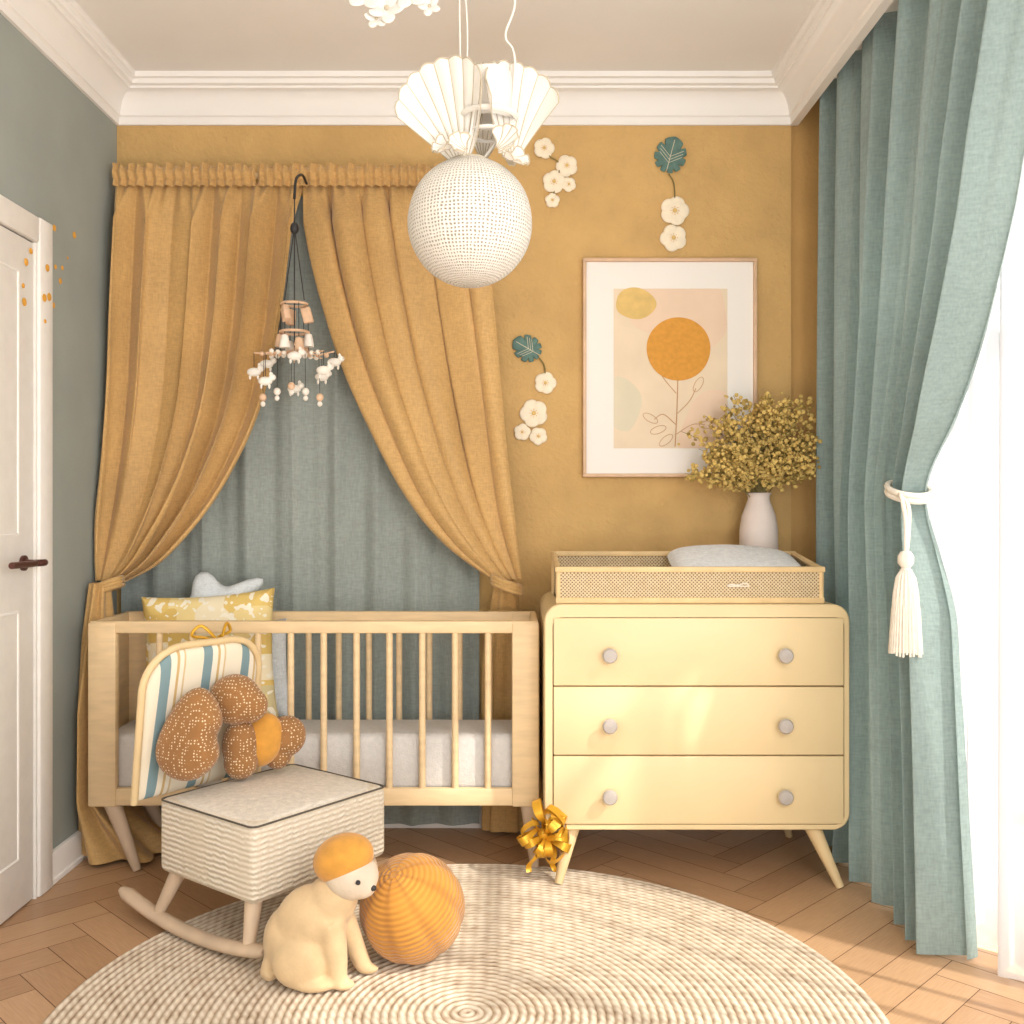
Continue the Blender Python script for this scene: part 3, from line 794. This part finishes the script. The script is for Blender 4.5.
# ---------------------------------------------------------------- pendant lamp
b=B('pendant_lamp')
lx,ly,lz=-.091,2.40,1.927; rs=.149
k=36
b.lathe([(rs*1.0*sin(pi*(.09+.91*i/k)),rs*1.03*cos(pi*(.09+.91*i/k))) for i in range(k+1)],m_shade,(lx,ly,lz),96,mod=lambda u,v:1+.004*sin(2*pi*24*u))
b.tube([(lx+.043*cos(t*pi/12),ly+.043*sin(t*pi/12),lz+rs*.99) for t in range(25)],.004,m_shell,6)
def shell(piv,dirv,nrm,r,spread=1.7,n=9,cup=.05,asym=0,side=.42):
    M=basis(piv,dirv,nrm)
    def f(u,v):
        a=(u-.5)*spread; q=u*n; z=abs(sin(pi*q))
        rim=r*(1-side*abs(2*u-1)**2.4+asym*(2*u-1))*(1-.018*(1-z))
        rr=.012+(rim-.012)*v
        return (rr*cos(a),rr*sin(a),.007*z*v**.8-cup*(1-(1-v)**2)*.5+cup*(v*(2*u-1))**2*1.4)
    b.surf(f,n*8,14,m_paper,M=M)
    b.tube([M@V(f(i/(n*4),1)) for i in range(n*4+1)],.0018,m_shell,6)
    for i in range(0,n+1): b.tube([M@(V(f(i/n,j/5))+V((0,0,.0006))) for j in range(6)],.0012,m_shell,4)
top=lz+rs
shell((lx-.015,ly-.03,top-.040),(-.22,-.06,.95),(-.30,-1,.0),.282,1.24,9,.07,.03,.36)
shell((lx+.100,ly-.02,top-.030),(.03,.0,.95),(.40,-1,.0),.272,1.04,8,.07,-.03,.36)
shell((lx+.03,ly+.08,top+.02),(.05,.1,.95),(0,-1,.1),.20,1.0,7,.05)
shell((lx+.015,ly+.00,top+.05),(-.02,.05,.95),(-.5,-1,.1),.195,.62,5,.04)
shell((lx-.03,ly-.06,top+.02),(-.75,-.25,-.25),(.1,-.7,1),.060,1.7,6,.02)
shell((lx+.075,ly-.06,top-.005),(.75,-.2,-.25),(.1,-.6,1),.070,1.9,6,.02)
shell((lx+.06,ly-.07,top-.005),(.35,-.3,.3),(0,-1,.5),.075,1.7,6,.02)
shell((lx+.00,ly-.075,top-.01),(-.35,-.3,.25),(0,-1,.5),.06,1.7,6,.02)
b.tube([(lx+.045+.065*cos(t*pi/12),ly+.065*sin(t*pi/12),top+.105) for t in range(25)],.007,m_paper,6)
b.tube([(lx+.045+.050*cos(t*pi/12),ly+.050*sin(t*pi/12),top+.065) for t in range(25)],.005,m_paper,6)
b.lathe([(.055,.10),(.058,.19),(.052,.215),(.048,.10)],m_paper,(lx+.045,ly+.01,top),40)
for a in (0,2.1,4.2): b.tube([(lx+.045+.064*cos(a),ly+.064*sin(a),top+.105),(lx+.02*cos(a),ly+.02*sin(a),top-.01)],.003,m_paper,6)
for (x,s) in ((-.02,-.004),(-.012,.006)): b.tube(crv([(lx+x,ly,top+.0),(lx+x+s,ly,top+.30),(lx+x-.004,ly,2.55),(lx+x-s*2,ly,ZC)],6),.0018,m_paper,6)
b.tube(crv([(lx+.09,ly,top+.02),(lx+.108,ly,top+.24),(lx+.085,ly,top+.30),(lx+.108,ly,top+.38),(lx+.09,ly,top+.50),(lx+.02,ly,ZC-.01)],6),.0028,m_paper,8)
b.lathe([(0,0),(.06,0),(.055,-.022),(.01,-.03),(0,-.03)],m_paper,(lx,ly,ZC),32)
b.done(50)
b=B('hanging_flower_garland')
gx,gz=-.280,2.445
for (dx,dz,r,s) in ((-.06,.03,.055,.2),(-.01,-.005,.05,1.1),(.045,.03,.052,.5),(.092,.0,.032,2),(-.035,-.03,.032,1.7),(0,.06,.05,.9)):
    for k in range(5):
        a=2*pi*k/5+s; d=V((cos(a),-.5,sin(a)))
        M=basis((gx+dx,ly,gz+dz),d,(0,-1,.25))
        b.cushion([(r*.5+r*.5*cos(t*pi/8),r*.34*sin(t*pi/8)) for t in range(16)],.008,m_paper,M,ex=.5,n=6)
    b.ell((gx+dx,ly-.006,gz+dz),r*.14,m_shell,sub=2)
b.tube(crv([(gx-.09,ly,gz+.02),(gx,ly,gz+.015),(gx+.09,ly,gz+.01)],6),.003,m_paper,6)
b.tube([(gx,ly,gz),(gx,ly,ZC)],.002,m_paper,6); b.done(60)

# ---------------------------------------------------------------- baby mobile
b=B('baby_mobile')
mx,my=-.760,3.56
b.tube(crv([(mx,3.79,2.46),(mx,3.70,2.47),(mx,my+.03,2.42),(mx,my,2.34)],6),.005,m_black,8)
b.tube([(mx,my,2.34),(mx,my,1.80)],.0022,m_black,6); b.ell((mx,my,2.235),(.016,.016,.022),m_black,sub=2)
for sx in (-1,1): b.tube([(mx,my,2.24),(mx+sx*.035,my,1.98)],.0018,m_black,6)
b.tube([(mx+.045*cos(t*pi/10),my+.045*sin(t*pi/10),1.965) for t in range(21)],.005,m_blush,6)
b.tube([(mx+.05*cos(t*pi/10),my+.05*sin(t*pi/10),1.865) for t in range(21)],.005,m_blush,6)
for k in range(6):
    a=k*pi/3; 
    if k%2==0: b.box((-.017,-.012,-.028),(.017,.012,.028),m_blush,.004,M=T(mx+.045*cos(a),my+.045*sin(a),1.925)@E(0,10*k-15,30*k))
    b.tube([(mx+.048*cos(a),my+.048*sin(a),1.965),(mx+.05*cos(a),my+.05*sin(a),1.80)],.0014,m_black,5)
    b.lathe([(0,.028),(.012,.022),(.017,0),(.020,-.022),(0,-.024)],m_blush if k%2 else m_bead,(mx+.05*cos(a),my+.05*sin(a),1.835-.01*(k%3)),16)
for k in range(8):
    a=2*pi*k/8+.2; x=mx+.14*cos(a); y=my+.13*sin(a); zz=1.80-.012*(k%3)
    b.tube([(mx,my,1.80),(mx+.08*cos(a),my+.07*sin(a),1.785),(x,y,zz)],.0028,m_blush,6)
    for q in (.35,.55,.75): b.ell((mx+.15*q*cos(a),my+.13*q*sin(a),1.786),.009,m_bead if k%2 else m_blush,sub=2)
    dz=.02+.03*(k%3)
    b.tube([(x,y,zz),(x,y,zz-dz)],.0012,m_black,5); zc=zz-dz-.018
    b.ell((x,y,zc),(.026,.014,.016),m_bead,sub=2); b.ell((x+.024,y,zc+.012),(.013,.011,.012),m_bead,sub=2)
    for s in (-1,1): b.ell((x+.020,y+s*.008,zc+.024),(.005,.003,.008),m_bead,sub=1); b.ell((x+s*.014,y,zc-.018),(.005,.005,.010),m_bead,sub=1)
for k in range(5):
    x=mx-.10+.05*k; zz=1.68-.02*abs(k-2); b.tube([(mx+.12*(k-2)/2*.8,my-.05,1.785),(x,my-.05,zz)],.001,m_black,5)
    b.ell((x,my-.05,zz-.012),(.013,.011,.014),m_bead if k%2 else m_blush,sub=2); b.ell((x,my-.05,zz-.035),(.009,.008,.010),m_bead,sub=2)
b.done(50)

# ---------------------------------------------------------------- light
w=bpy.data.worlds.new('sky'); scene.world=w; w.use_nodes=True
bg=w.node_tree.nodes['Background']; bg.inputs[0].default_value=(1.0,.99,.98,1); bg.inputs[1].default_value=1.2
s=bpy.data.lights.new('sun','SUN'); s.energy=19.0; s.angle=math.radians(2.0); s.color=(1,.94,.84)
so=bpy.data.objects.new('sun',s); scene.collection.objects.link(so)
so.rotation_euler=V((-.62,.46,-.74)).to_track_quat('-Z','Y').to_euler(); so.location=(4,-1,5)
def area(name,loc,d,sx,sy,en,col=(1,.985,.96)):
    l=bpy.data.lights.new(name,'AREA'); l.shape='RECTANGLE'; l.size=sx; l.size_y=sy; l.energy=en; l.color=col
    o=bpy.data.objects.new(name,l); scene.collection.objects.link(o); o.location=loc; o.rotation_euler=V(d).to_track_quat('-Z','Y').to_euler()
area('side_fill',(1.05,-.15,1.85),(-.66,1,-.02),1.1,1.5,50)  # added soft fill from behind right of the camera, no window there
area('ceiling_fill',(-.1,-.25,.6),(0,.55,1),1.4,.8,30)  # added fill aimed upward to brighten the ceiling, not a lamp of the room
# ---------------------------------------------------------------- camera
cam=bpy.data.cameras.new('camera'); co=bpy.data.objects.new('camera',cam); scene.collection.objects.link(co)
co.location=(0,0,1.25); co.rotation_euler=(pi/2,0,0); cam.sensor_width=36; cam.lens=35.156; cam.shift_x=.004; cam.shift_y=-.0068
cam.clip_start=.05; scene.camera=co
